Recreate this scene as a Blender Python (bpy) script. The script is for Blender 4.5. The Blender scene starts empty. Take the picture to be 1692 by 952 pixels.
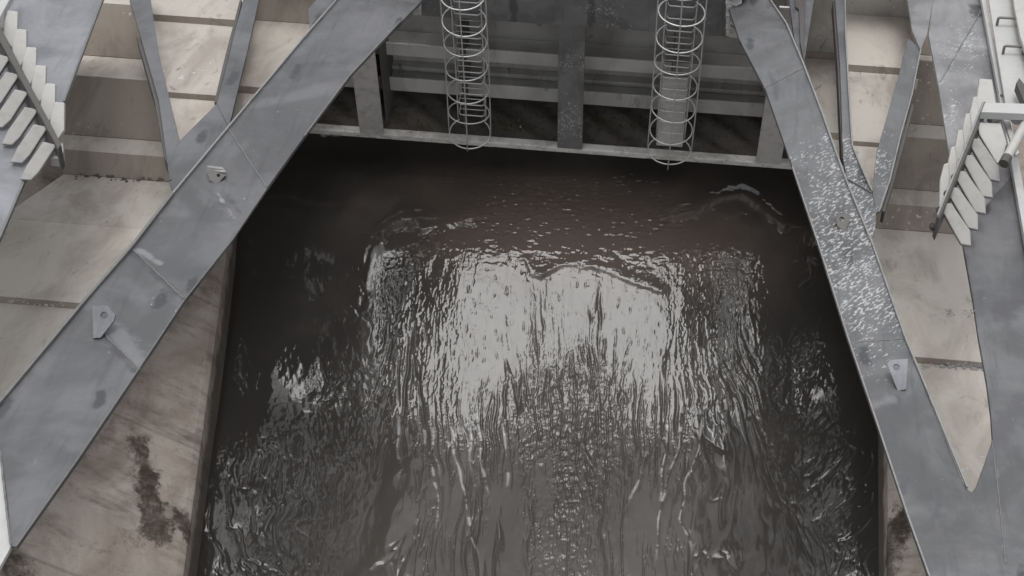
import bpy, bmesh, math, random
import numpy as np
from mathutils import Vector, Matrix

random.seed(7)
rng = np.random.default_rng(11)
SC = bpy.context.scene
DBG = False
COL = SC.collection

# ------------------------------------------------------------------ camera
F, CX, CY, CAMZ = 2700.0, 846.0, 476.0, 19.6
def unit(v):
    v = np.array(v, float); return v / np.linalg.norm(v)
_zd = unit([898 - CX, 2576 - CY, F])
_vx = (-(F * F) + 52 * 846 - (-476 + 240 - .075 * 910) * 2100) / (52 + .075 * 2100)
_vy = 240 + .075 * (_vx - 910)
_X = -unit([_vx - CX, _vy - CY, F]); _Z = -_zd; _Y = np.cross(_Z, _X)
M3 = np.array([_X, _Y, _Z])
CAM = np.array([0, 0, CAMZ])

cam_data = bpy.data.cameras.new('camera'); cam = bpy.data.objects.new('camera', cam_data)
COL.objects.link(cam); SC.camera = cam
cam_data.sensor_width = 36; cam_data.lens = F / 1692 * 36
cam_data.clip_start = .1; cam_data.clip_end = 3000
_r = M3 @ np.array([1, 0, 0]); _u = M3 @ np.array([0, -1, 0]); _b = M3 @ np.array([0, 0, -1])
mw = Matrix.Identity(4)
for i in range(3):
    mw[i][0] = _r[i]; mw[i][1] = _u[i]; mw[i][2] = _b[i]; mw[i][3] = CAM[i]
cam.matrix_world = mw

# ------------------------------------------------------------------ sky, sun, exposure
SUN_EL = math.radians(76)
_d = M3 @ unit([945 - CX, 555 - CY, F])
SUN_AZ = math.asin(_d[0] / math.cos(SUN_EL))       # azimuth from +Y towards +X
w = bpy.data.worlds.new('World'); SC.world = w; w.use_nodes = True
nt = w.node_tree; bg = nt.nodes['Background']
sky = nt.nodes.new('ShaderNodeTexSky'); sky.sky_type = 'NISHITA'; sky.sun_disc = False
sky.sun_elevation = SUN_EL; sky.sun_rotation = SUN_AZ
sky.dust_density = 4; sky.air_density = 1; sky.ozone_density = 1
hs = nt.nodes.new('ShaderNodeHueSaturation'); hs.inputs['Saturation'].default_value = .16
nt.links.new(sky.outputs[0], hs.inputs['Color']); nt.links.new(hs.outputs[0], bg.inputs[0])
bg.inputs[1].default_value = .15
sun = bpy.data.lights.new('sun', 'SUN'); sun.energy = .62; sun.angle = math.radians(22); sun.color = (1, .99, .975)
so = bpy.data.objects.new('sun', sun); COL.objects.link(so)
sd = Vector((math.sin(SUN_AZ) * math.cos(SUN_EL), math.cos(SUN_AZ) * math.cos(SUN_EL), math.sin(SUN_EL)))
so.rotation_euler = sd.to_track_quat('Z', 'Y').to_euler(); so.location = (0, 0, 60)
SC.view_settings.view_transform = 'Standard'; SC.view_settings.look = 'None'
SC.view_settings.gamma = 1; SC.view_settings.use_curve_mapping = False
SC.view_settings.exposure = 0.35

# ------------------------------------------------------------------ projection helpers
def ray(px, py): return M3 @ unit([px - CX, py - CY, F])
def hit(px, py, p0, n):
    r = ray(px, py); n = np.array(n, float); return CAM + r * ((np.array(p0) - CAM) @ n) / (r @ n)
def hz(px, py, z): return hit(px, py, (0, 0, z), (0, 0, 1))
def hy(px, py, y): return hit(px, py, (0, y, 0), (0, 1, 0))
YF = hz(909, 240, 1.0)[1]            # front plane of the gate ribs
ZA, SA = 4.3, .25                    # plane of the arm flanges: rises towards the camera
AN = unit([0, SA, 1])
def ha(px, py, up=0.0):
    return hit(px, py, np.array([0, YF, ZA]) + AN * up, AN)
def project(P):
    c = M3.T @ (np.array(P) - CAM); return CX + F * c[0] / c[2], CY + F * c[1] / c[2]

# ------------------------------------------------------------------ materials
class NB:
    def __init__(s, name):
        s.m = bpy.data.materials.new(name); s.m.use_nodes = True
        s.t = s.m.node_tree; s.b = s.t.nodes['Principled BSDF']; s.l = s.t.links
        g = s.t.nodes.new('ShaderNodeNewGeometry'); s.pos = g.outputs['Position']
        tc = s.t.nodes.new('ShaderNodeTexCoord'); s.obj = tc.outputs['Object']
    def n(s, k): return s.t.nodes.new(k)
    def map(s, v, scale=(1, 1, 1), rot=(0, 0, 0), loc=(0, 0, 0)):
        m = s.n('ShaderNodeMapping'); s.l.new(v, m.inputs[0])
        m.inputs['Scale'].default_value = scale; m.inputs['Rotation'].default_value = rot; m.inputs['Location'].default_value = loc
        return m.outputs[0]
    def noise(s, v, scale, detail=6, rough=.55, dist=0):
        x = s.n('ShaderNodeTexNoise'); s.l.new(v, x.inputs['Vector'])
        x.inputs['Scale'].default_value = scale; x.inputs['Detail'].default_value = detail
        x.inputs['Roughness'].default_value = rough; x.inputs['Distortion'].default_value = dist
        return x.outputs[0]
    def vor(s, v, scale, rand=1):
        x = s.n('ShaderNodeTexVoronoi'); s.l.new(v, x.inputs['Vector']); x.inputs['Scale'].default_value = scale
        x.inputs['Randomness'].default_value = rand; x.voronoi_dimensions = '2D'
        return x
    def rng(s, v, a, b, c=0., d=1., smooth=True):
        x = s.n('ShaderNodeMapRange'); s.l.new(v, x.inputs[0])
        x.interpolation_type = 'SMOOTHSTEP' if smooth else 'LINEAR'
        for i, q in enumerate((a, b, c, d)): x.inputs[i + 1].default_value = q
        return x.outputs[0]
    def math(s, op, a, b=0.):
        x = s.n('ShaderNodeMath'); x.operation = op
        for i, q in enumerate((a, b)):
            if isinstance(q, (int, float)): x.inputs[i].default_value = q
            else: s.l.new(q, x.inputs[i])
        return x.outputs[0]
    def mix(s, fac, a, b):
        x = s.n('ShaderNodeMix'); x.data_type = 'RGBA'
        if isinstance(fac, (int, float)): x.inputs[0].default_value = fac
        else: s.l.new(fac, x.inputs[0])
        for i, q in ((6, a), (7, b)):
            if isinstance(q, tuple): x.inputs[i].default_value = (*q, 1)
            else: s.l.new(q, x.inputs[i])
        return x.outputs[2]
    def near(s, p, r0, r1, sc=(1, 1, 1), warp=None):
        """1 inside r0 of point p, 0 beyond r1 (world position, optionally stretched)"""
        v = s.n('ShaderNodeVectorMath'); v.operation = 'SUBTRACT'; s.l.new(s.pos, v.inputs[0]); v.inputs[1].default_value = tuple(p)
        q = s.n('ShaderNodeVectorMath'); q.operation = 'MULTIPLY'; s.l.new(v.outputs[0], q.inputs[0]); q.inputs[1].default_value = sc
        L = s.n('ShaderNodeVectorMath'); L.operation = 'LENGTH'; s.l.new(q.outputs[0], L.inputs[0])
        d = L.outputs['Value']
        if warp is not None: d = s.math('ADD', d, warp)
        return s.rng(d, r0, r1, 1., 0.)
    def seg(s, a, b, w0, w1, warp=None):
        """1 on the segment a-b within w0, fading to 0 at w1 (world)"""
        a = np.array(a); b = np.array(b); d = b - a; L = float(np.linalg.norm(d)); d = d / L
        v = s.n('ShaderNodeVectorMath'); v.operation = 'SUBTRACT'; s.l.new(s.pos, v.inputs[0]); v.inputs[1].default_value = tuple(a)
        q = s.n('ShaderNodeVectorMath'); q.operation = 'DOT_PRODUCT'; s.l.new(v.outputs[0], q.inputs[0]); q.inputs[1].default_value = tuple(d)
        t = s.n('ShaderNodeClamp'); s.l.new(q.outputs['Value'], t.inputs[0]); t.inputs[2].default_value = L
        e = s.n('ShaderNodeVectorMath'); e.operation = 'SCALE'; e.inputs[0].default_value = tuple(d); s.l.new(t.outputs[0], e.inputs['Scale'])
        f = s.n('ShaderNodeVectorMath'); f.operation = 'DISTANCE'; s.l.new(v.outputs[0], f.inputs[0]); s.l.new(e.outputs[0], f.inputs[1])
        dd = f.outputs['Value']
        if warp is not None: dd = s.math('ADD', dd, warp)
        return s.rng(dd, w0, w1, 1., 0.)
    def out(s, col, rough=.5, bump=None, bs=.3, bd=.02, metal=0., spec=.5):
        if isinstance(col, tuple): s.b.inputs['Base Color'].default_value = (*col, 1)
        else: s.l.new(col, s.b.inputs['Base Color'])
        if isinstance(rough, (int, float)): s.b.inputs['Roughness'].default_value = rough
        else: s.l.new(rough, s.b.inputs['Roughness'])
        s.b.inputs['Metallic'].default_value = metal
        s.b.inputs['Specular IOR Level'].default_value = spec
        if bump is not None:
            x = s.n('ShaderNodeBump'); x.inputs['Strength'].default_value = bs; x.inputs['Distance'].default_value = bd
            s.l.new(bump, x.inputs['Height']); s.l.new(x.outputs[0], s.b.inputs['Normal'])
        return s.m

def steel(name, base, dark, surface_marks=(), wear=None, spots=True, speck=0.0):
    b = NB(name)
    big = b.noise(b.pos, .9, 5, .6, .6)
    col = b.mix(b.rng(big, .36, .64), tuple(c * .68 for c in base), tuple(c * 1.1 for c in base))
    cloud = b.noise(b.map(b.pos, (1, .6, 1)), 2.6, 6, .62, .8)
    col = b.mix(b.rng(cloud, .5, .78, 0, .45), col, tuple(min(1, c * 1.4) for c in base))
    streak = b.noise(b.map(b.pos, (5.5, .55, .55)), 2.0, 5, .6, .3)
    col = b.mix(b.rng(streak, .5, .74, 0, .38), col, dark)
    if spots:
        wob = b.noise(b.pos, 9, 4)
        v = b.vor(b.map(b.pos, (1.6, .55, .55)), 1.25)
        d = b.math('ADD', v.outputs['Distance'], b.rng(wob, .3, .7, -.05, .05, False))
        keep = b.rng(v.outputs['Color'], .56, .62)
        m = b.math('MULTIPLY', b.rng(d, .06, .15, .85, 0), keep)
        col = b.mix(m, col, dark)
    for (p, q, w0, w1, c, a) in surface_marks:
        wv = b.rng(b.noise(b.pos, 7, 4), .3, .7, -w1 * .4, w1 * .4, False)
        col = b.mix(b.math('MULTIPLY', b.seg(p, q, w0, w1, wv), a), col, c)
    sp = b.noise(b.map(b.pos, (28, 14, 14), (0, 0, .7)), 1., 3, .6)
    tiny = b.math('MULTIPLY', b.rng(sp, .69, .73), b.rng(b.noise(b.pos, 1.3, 3), .5, .66))
    col = b.mix(b.math('MULTIPLY', tiny, .7), col, (.55, .55, .53))
    rough = b.rng(cloud, .3, .75, .3, .6)
    if speck:
        # short pale flecks: chips on the gate, painted wet glints on the right arm
        msk = None
        for (p, r0, r1) in speck:
            k = b.near(p, r0, r1 * 1.15, (1, .6, .6), b.rng(b.noise(b.pos, 3.5, 5, .65), .3, .7, -.4, .4, False))
            msk = k if msk is None else b.math('MAXIMUM', msk, k)
        n1 = b.noise(b.map(b.map(b.pos, (1, 1, 1), (0, 0, math.radians(-52))), (13, 40, 30)), 1., 4, .62)
        thr = b.math('SUBTRACT', n1, b.math('MULTIPLY', b.math('SUBTRACT', 1., msk), .2))
        f = b.rng(thr, .5, .6)
        col = b.mix(b.math('MULTIPLY', f, .7), col, (.56, .56, .55))
    fine = b.noise(b.pos, 45, 4, .7)
    h = b.math('ADD', b.math('MULTIPLY', fine, .25), b.math('MULTIPLY', b.noise(b.pos, 3.2, 4, .5, .4), 2.2))
    return b.out(col, rough, h, .35, .02, 0.25, .6)

def dusty(name, base, brown, stain=(.12, .10, .085), a=.5):
    b = NB(name)
    n1 = b.noise(b.map(b.pos, (1, .5, .5)), 1.4, 6, .6, .6)
    col = b.mix(b.rng(n1, .38, .66), base, brown)
    n2 = b.noise(b.map(b.pos, (2.2, 1, 1)), 2.3, 8, .7, 1.2)
    col = b.mix(b.rng(n2, .56, .74, 0, a), col, stain)
    n3 = b.noise(b.pos, 30, 5, .7)
    col = b.mix(b.rng(n3, .6, .75, 0, .25), col, tuple(min(1, c * 1.35) for c in base))
    n4 = b.noise(b.map(b.pos, (14, 14, 14)), 1, 3, .6)
    msk = b.rng(b.noise(b.pos, 1.1, 3, .5), .54, .66)
    col = b.mix(b.math('MULTIPLY', b.rng(n4, .63, .68, 0, .7), msk), col, (.6, .59, .56))
    return b.out(col, b.rng(n1, .3, .7, .5, .75), b.math('ADD', n3, b.math('MULTIPLY', n1, 3)), .3, .012, .05, .4)

def concrete():
    b = NB('stained_concrete')
    n1 = b.noise(b.pos, .9, 7, .62, .8)
    col = b.mix(b.rng(n1, .35, .68), (.42, .375, .33), (.27, .225, .19))
    # water runs and board marks down the slope
    st = b.noise(b.map(b.pos, (.6, 2.4, .6), (0, 0, math.radians(30))), 1.0, 8, .72, .35)
    col = b.mix(b.rng(st, .48, .72, 0, .7), col, (.095, .075, .06))
    st2 = b.noise(b.map(b.pos, (.6, 2.2, .6), (0, 0, math.radians(30)), (3, 1, 0)), 1.1, 8, .72, .3)
    col = b.mix(b.rng(st2, .58, .74, 0, .7), col, (.42, .39, .36))
    wv = b.rng(b.noise(b.pos, 5, 7, .75), .3, .7, -.15, .15, False)
    for (p, q, w0, w1) in STAINS:
        col = b.mix(b.math('MULTIPLY', b.seg(p, q, w0, w1, wv), b.rng(b.noise(b.pos, 9, 5, .7), .3, .6, .55, .95)), col, (.045, .034, .025))
    n3 = b.noise(b.pos, 26, 8, .75)
    col = b.mix(b.rng(n3, .55, .8, 0, .35), col, (.06, .05, .04))
    bw = b.n('ShaderNodeTexWave'); b.l.new(b.map(b.pos, (1, 1, 1), (0, 0, math.radians(4))), bw.inputs['Vector']); bw.bands_direction = 'Y'
    bw.inputs['Scale'].default_value = .13; bw.inputs['Distortion'].default_value = .15
    col = b.mix(b.rng(bw.outputs['Fac'], .9985, .9998, 0, .35), col, (.10, .085, .07))
    pit = b.noise(b.pos, 60, 3, .6); col = b.mix(b.rng(pit, .66, .7, 0, .6), col, (.07, .06, .05))
    blot = b.noise(b.pos, 1.9, 9, .75, .2)
    col = b.mix(b.rng(blot, .52, .7, 0, .6), col, (.36, .33, .30)); col = b.mix(b.rng(blot, .47, .32, 0, .6), col, (.11, .088, .07))
    sx = b.n('ShaderNodeSeparateXYZ'); b.l.new(b.pos, sx.inputs[0])
    wet = b.math('ADD', sx.outputs['Z'], b.rng(b.noise(b.pos, 3, 7, .7), .2, .8, -.22, .22, False))
    col = b.mix(b.rng(wet, .30, .52, .75, 0), col, (.05, .045, .038))
    return b.out(col, .8, b.math('ADD', n3, b.math('MULTIPLY', n1, 2)), .6, .03, 0, .35)

def plain(name, col, rough=.5, metal=0., dirt=.35, scale=12):
    b = NB(name)
    n = b.noise(b.pos, scale, 6, .7); k = b.noise(b.pos, 2.0, 5, .6)
    c = b.mix(b.rng(n, .45, .75, 0, dirt), col, tuple(q * .35 for q in col))
    c = b.mix(b.rng(k, .5, .75, 0, dirt), c, tuple(q * .6 for q in col))
    return b.out(c, rough, n, .3, .01, metal)

def wall_pt(side, px, py):
    """point on the battered channel wall seen through that pixel"""
    a, c, out = WALL[side]; a = a * [1, 1, 0] + [0, 0, .7]; c = c * [1, 1, 0] + [0, 0, .7]; d = c - a; u = np.array([out, 0, math.tan(BATTER) * abs(out)])
    n = np.cross(d, u); return hit(px, py, a, n)
BATTER = math.radians(30)
_l0 = hz(381, 400, .55); _l1 = hz(320, 952, .12); _r0 = hz(1457, 730, .3); _r1 = hz(1455, 952, .12)
def ext(a, b, y):
    t = (y - a[1]) / (b[1] - a[1]); return a + (b - a) * t
WALL = {'l': (ext(_l0, _l1, 3.), ext(_l0, _l1, 26.), -1.), 'r': (ext(_r0, _r1, 3.), ext(_r0, _r1, 26.), 1.)}
STAINS = [(wall_pt('l', 230, 735), wall_pt('l', 245, 800), .05, .2), (wall_pt('l', 240, 800), wall_pt('l', 262, 880), .14, .25),
          (wall_pt('l', 298, 850), wall_pt('l', 322, 905), .03, .15), (wall_pt('l', 20, 935), wall_pt('l', 40, 1000), .1, .3),
          (wall_pt('r', 1487, 870), wall_pt('r', 1462, 930), .1, .26), (wall_pt('r', 1498, 850), wall_pt('r', 1485, 880), .05, .2)]

BL = (.085, .087, .096)
M = {}
SE = lambda pts, up=.02: [ha(*p, up) for p in pts]
def sm(p, q, w0, w1, c, a): return (ha(*p, .03), ha(*q, .03), w0, w1, c, a)
M['steel_left'] = steel('weathered_grey_steel', (.126, .127, .133), (.045, .046, .050), surface_marks=[
    sm((218, 415), (303, 492), .02, .07, (.06, .06, .066), .8), sm((228, 408), (262, 432), .02, .06, (.24, .245, .26), .7),
    sm((185, 540), (238, 600), .05, .17, (.20, .202, .212), .55), sm((172, 552), (222, 610), .02, .07, (.05, .05, .056), .8),  # pale band: sheen at the plate kink, put into the colour
    sm((368, 310), (402, 358), .02, .05, (.07, .07, .076), .8), sm((358, 315), (392, 362), .02, .04, (.3, .3, .32), .7),
    sm((455, 255), (415, 330), .01, .03, (.2, .2, .21), .5)])
M['steel_outer'] = steel('pale_blue_grey_steel', (.225, .232, .248), (.11, .115, .13), surface_marks=[
    sm((55, 60), (105, 145), .03, .1, (.14, .145, .16), .7), sm((122, 65), (124, 85), .04, .11, (.05, .05, .06), .85),
    sm((128, 20), (130, 35), .04, .1, (.05, .05, .06), .85), sm((112, 80), (120, 100), .04, .1, (.06, .06, .07), .7)], spots=False)
M['steel_right'] = steel('glint_speckled_grey_steel', (.135, .136, .141), (.05, .051, .057), speck=[
    (ha(1390, 300), .0, .9), (ha(1395, 370), .1, 1.0), (ha(1400, 440), .1, .95), (ha(1425, 510), .0, .9), (ha(1415, 265), .0, .8),
    (ha(1375, 400), .1, .7)], surface_marks=[
    sm((1440, 720), (1440, 745), .02, .06, BL, .9), sm((1478, 705), (1478, 730), .02, .06, BL, .9),
    sm((1493, 785), (1493, 810), .03, .06, BL, .9), sm((1549, 830), (1549, 850), .03, .06, BL, .9),
    sm((1486, 650), (1484, 672), .02, .06, BL, .9), sm((1440, 720), (1400, 640), .02, .05, (.21, .21, .22), .4),
    sm((1640, 725), (1700, 660), .05, .2, (.09, .09, .1), .8), sm((1645, 740), (1660, 900), .01, .03, (.25, .25, .27), .6),
    sm((1470, 655), (1445, 668), .03, .09, (.22, .22, .225), .5), sm((1655, 510), (1700, 470), .05, .22, (.08, .08, .09), .8),
    sm((1280, 130), (1284, 160), .02, .07, BL, .8), sm((1270, 115), (1276, 125), .01, .05, BL, .8)])
M['steel_right_outer'] = steel('scuffed_light_grey_steel', (.25, .25, .255), (.14, .14, .145), speck=[
    (ha(1600, 70), -.3, .8), (ha(1575, 190), -.3, .7)], surface_marks=[
    sm((1553, 135), (1622, 10), .03, .06, (.36, .36, .36), .7), sm((1612, 5), (1614, 20), .06, .12, (.05, .05, .055), .9),
    sm((1635, 90), (1633, 130), .03, .12, (.13, .13, .14), .6)], spots=False)
M['gate_front'] = steel('spotted_gate_steel', (.21, .208, .21), (.09, .087, .086), speck=[(hy(945, 205, YF - .1), .05, .45), (hy(955, 100, YF - .1), -.2, .5), (hy(1000, 25, YF - .1), -.3, .6), (hy(725, 18, YF - .1), -.3, .5), (hy(1170, 30, YF - .1), -.3, .5)])
M['skin'] = dusty('grimy_skin_plate', (.50, .49, .46), (.34, .32, .295), (.05, .044, .038), .8)
M['stiff'] = dusty('dusty_stiffener', (.60, .59, .56), (.46, .44, .42), (.13, .12, .105), .7)
M['beige'] = dusty('dusty_beige_steel', (.54, .50, .45), (.38, .34, .30), (.19, .16, .13), .6)
M['brown'] = dusty('shaded_brown_steel', (.29, .25, .21), (.20, .17, .142), (.11, .09, .075), .6)  # steep faces and steps: brown dirt plus shade put into the colour
M['silt'] = dusty('silted_beige_steel', (.48, .445, .405), (.33, .295, .26), (.13, .11, .09), .8)
M['lip'] = plain('pale_edge_steel', (.27, .27, .265), .45, .2, .5, 8)  # paler tone for flange and cap edges
M['lip_dark'] = plain('dull_edge_steel', (.17, .17, .165), .5, .2)
M['fin'] = plain('pale_fin_steel', (.46, .45, .43), .5, .1, .22, 7)
M['fin_dull'] = plain('dusty_fin_steel', (.33, .32, .305), .5, .1, .3, 7)
M['bar'] = plain('dark_flange_steel', (.10, .095, .09), .5, .3)
M['light'] = plain('light_grey_paint', (.46, .46, .45), .45, .1, .2, 5)
M['galv'] = plain('galvanised_rod', (.62, .62, .60), .42, .4, .2)
M['rib'] = plain('dusty_rib_paint', (.5, .475, .45), .6, 0., .5, 6)
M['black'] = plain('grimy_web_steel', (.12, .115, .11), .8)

def beam_mat():
    b = NB('scaled_sill_beam')
    n = b.noise(b.map(b.pos, (1, 1, 2.5)), 2.6, 8, .7, .6); k = b.noise(b.pos, 14, 6, .7)
    col = b.mix(b.rng(n, .42, .62), (.70, .68, .64), (.46, .435, .40))
    col = b.mix(b.rng(k, .58, .7, 0, .8), col, (.07, .06, .05))
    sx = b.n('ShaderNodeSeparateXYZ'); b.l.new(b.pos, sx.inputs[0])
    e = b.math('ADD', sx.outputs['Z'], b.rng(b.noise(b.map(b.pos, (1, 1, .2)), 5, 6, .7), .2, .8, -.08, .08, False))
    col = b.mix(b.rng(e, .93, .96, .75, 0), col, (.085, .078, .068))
    return b.out(col, .75, k, .5, .02)
M['beam'] = beam_mat()
M['concrete'] = concrete()

def soil_mat():
    b = NB('dry_ground'); n = b.noise(b.pos, 3, 8, .7)
    return b.out(b.mix(n, (.09, .085, .06), (.17, .15, .12)), .9, n, .6, .05)
M['soil'] = soil_mat()
def moss_mat():
    b = NB('moss_leaf'); n = b.noise(b.pos, 25, 5, .7)
    return b.out(b.mix(n, (.04, .055, .018), (.10, .11, .035)), .85)
M['moss'] = moss_mat()
def mud_mat():
    b = NB('wet_silt'); n = b.noise(b.pos, 8, 8, .75)
    return b.out(b.mix(n, (.03, .026, .022), (.16, .14, .12)), b.rng(n, .4, .6, .25, .7), n, .8, .04)
M['mud'] = mud_mat()

# ------------------------------------------------------------------ mesh helpers
def tag(o, label=None, cat=None, group=None, kind=None):
    if label: o['label'] = label
    if cat: o['category'] = cat
    if group: o['group'] = group
    if kind: o['kind'] = kind
    return o
def empty(name, loc, label, cat, group=None):
    o = bpy.data.objects.new(name, None); COL.objects.link(o); o.location = loc; o.empty_display_size = .3
    return tag(o, label, cat, group)
def mk(name, verts, faces, mat, parent=None, bevel=0, smooth=False, label=None):
    me = bpy.data.meshes.new(name)
    off = Vector((0, 0, 0))
    p = parent
    while p is not None: off += p.location; p = p.parent
    me.from_pydata([tuple(Vector(v) - off) for v in verts], [], faces)
    bm = bmesh.new(); bm.from_mesh(me); bmesh.ops.recalc_face_normals(bm, faces=bm.faces); bm.to_mesh(me); bm.free()
    if smooth:
        for f in me.polygons: f.use_smooth = True
    me.materials.append(mat)
    o = bpy.data.objects.new(name, me); COL.objects.link(o)
    if parent is not None: o.parent = parent
    if bevel:
        m = o.modifiers.new('b', 'BEVEL'); m.width = bevel; m.segments = 2; m.limit_method = 'ANGLE'
    if label: o['label'] = label
    return o
class MB:
    def __init__(s): s.v = []; s.f = []
    def prism(s, pts, ext):
        n = len(pts); k = len(s.v); ext = np.array(ext)
        s.v += [np.array(p) for p in pts] + [np.array(p) + ext for p in pts]
        s.f.append(list(range(k, k + n))); s.f.append(list(range(k + 2 * n - 1, k + n - 1, -1)))
        for i in range(n):
            j = (i + 1) % n; s.f.append([k + i, k + j, k + n + j, k + n + i])
    def box(s, a, b):
        (x0, y0, z0), (x1, y1, z1) = a, b
        s.prism([(x0, y0, z0), (x1, y0, z0), (x1, y1, z0), (x0, y1, z0)], (0, 0, z1 - z0))
    def bar(s, a, b, w, h, up):
        a = np.array(a); b = np.array(b); d = unit(b - a); up = unit(np.array(up) - d * (np.array(up) @ d)); q = np.cross(d, up)
        s.prism([a - q * w / 2, a + q * w / 2, a + q * w / 2 + up * h, a - q * w / 2 + up * h], b - a)
    def tube(s, pts, r, seg=8, closed=False):
        pts = [np.array(p, float) for p in pts]; n = len(pts); k = len(s.v); prev = None
        for i, p in enumerate(pts):
            if closed: t = unit(pts[(i + 1) % n] - pts[i - 1])
            else: t = unit(pts[min(i + 1, n - 1)] - pts[max(i - 1, 0)])
            if prev is None:
                a = np.array([0, 0, 1.]) if abs(t[2]) < .9 else np.array([1., 0, 0])
            else: a = prev
            u = unit(a - t * (a @ t)); prev = u; v = np.cross(t, u)
            for j in range(seg):
                an = 2 * math.pi * j / seg; s.v.append(p + r * (math.cos(an) * u + math.sin(an) * v))
        for i in range(n if closed else n - 1):
            for j in range(seg):
                a = k + i * seg + j; b = k + i * seg + (j + 1) % seg
                c = k + ((i + 1) % n) * seg + (j + 1) % seg; d = k + ((i + 1) % n) * seg + j
                s.f.append([a, b, c, d])
        if not closed:
            s.f.append([k + j for j in range(seg)][::-1]); s.f.append([k + (n - 1) * seg + j for j in range(seg)])
    def make(s, name, mat, parent=None, bevel=0, smooth=False, label=None):
        return mk(name, s.v, s.f, mat, parent, bevel, smooth, label)

def plate(name, px, mat, parent, up=0., t=.04, bevel=.008, label=None):
    """flat steel plate lying in the plane of the arm flanges, outline given by sight lines"""
    m = MB(); m.prism([ha(x, y, up) for x, y in px], -AN * t); return m.make(name, mat, parent, bevel, label=label)

# ------------------------------------------------------------------ setting: ground, walls, water
def lerp(a, b, t): return a + (b - a) * t
def sheet(name, quads, mat):
    v = []; f = []
    for q in quads:
        k = len(v); v += q; f.append([k, k + 1, k + 2, k + 3])
    return mk(name, v, f, mat)
SIDEZ = .7; TOPZ = 3.1; RUN = (TOPZ - SIDEZ) / math.tan(BATTER)
S = 900.
g = sheet('ground', [
    [(-S, -S, TOPZ), (-6.2 - RUN - .4, -S, TOPZ), (-6.2 - RUN - .4, S, TOPZ), (-S, S, TOPZ)],
    [(3.4 + RUN + .4, -S, TOPZ), (S, -S, TOPZ), (S, S, TOPZ), (3.4 + RUN + .4, S, TOPZ)]], M['soil'])
tag(g, kind='structure')
def bank(side, label):
    a, c, out = WALL[side]
    m = MB(); ny = 90; nx = 40
    a = ext(a, c, -40.); c2 = ext(WALL[side][0], WALL[side][1], 60.)
    vs = []; fs = []
    # profile: under water, slope, coping
    prof = [(-.9 * out * -1 * -1, -1.2)] if False else []
    pr = [(0, -2.0), (0, -.02), (0.01, SIDEZ - .03), (.035, SIDEZ)] + [(RUN * t, SIDEZ + (TOPZ - SIDEZ) * t) for t in np.linspace(.02, 1, 14)] + [(RUN + .9, TOPZ + .02), (RUN + .9, TOPZ - 2)]
    ys = np.linspace(0, 1, 60)
    for t in ys:
        p = lerp(a, c2, t)
        for (o_, z) in pr: vs.append((p[0] + out * o_, p[1], z))
    k = len(pr)
    for i in range(len(ys) - 1):
        for j in range(k - 1): fs.append([i * k + j, i * k + j + 1, (i + 1) * k + j + 1, (i + 1) * k + j])
    o = mk('concrete_wall', vs, fs, M['concrete'])
    return tag(o, label, 'channel wall')
bank('l', 'sloping stained brown concrete channel wall at the lower left beneath the grey arm')
bank('r', 'sloping concrete channel wall, only a narrow brown wedge shows at the lower right')

# --- flowing water
def vnoise(x, y, seed):
    """smooth gradient noise"""
    r = np.random.default_rng(seed); G = r.uniform(0, 2 * np.pi, (256, 256))
    gx, gy = np.cos(G), np.sin(G)
    xi = np.floor(x).astype(int); yi = np.floor(y).astype(int); fx = x - xi; fy = y - yi
    u = fx ** 3 * (fx * (fx * 6 - 15) + 10); v = fy ** 3 * (fy * (fy * 6 - 15) + 10)
    def d(a, b): 
        ii = (xi + a) & 255; jj = (yi + b) & 255
        return gx[ii, jj] * (fx - a) + gy[ii, jj] * (fy - b)
    n0 = d(0, 0) * (1 - u) + d(1, 0) * u; n1 = d(0, 1) * (1 - u) + d(1, 1) * u
    return (n0 * (1 - v) + n1 * v) * 1.5
def fbm(x, y, seed, o=4, g=.5):
    s = 0; a = 1
    for i in range(o): s = s + a * vnoise(x * 2 ** i, y * 2 ** i, seed + i); a *= g
    return s
def ss(a, b, x): t = np.clip((x - a) / (b - a), 0, 1); return t * t * (3 - 2 * t)
def bump_(x, c, w): return np.exp(-((x - c) / w) ** 2)
def polyline_d(P, Q, pts):
    best = np.full(P.shape, 1e9); side = np.zeros(P.shape)
    for (x0, y0), (x1, y1) in zip(pts[:-1], pts[1:]):
        dx, dy = x1 - x0, y1 - y0; L = dx * dx + dy * dy
        t = np.clip(((P - x0) * dx + (Q - y0) * dy) / L, 0, 1)
        ex, ey = P - x0 - t * dx, Q - y0 - t * dy; d = np.hypot(ex, ey)
        m = d < best; side = np.where(m, ey, side); best = np.where(m, d, best)
    return best, side
STEP = .012
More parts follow.
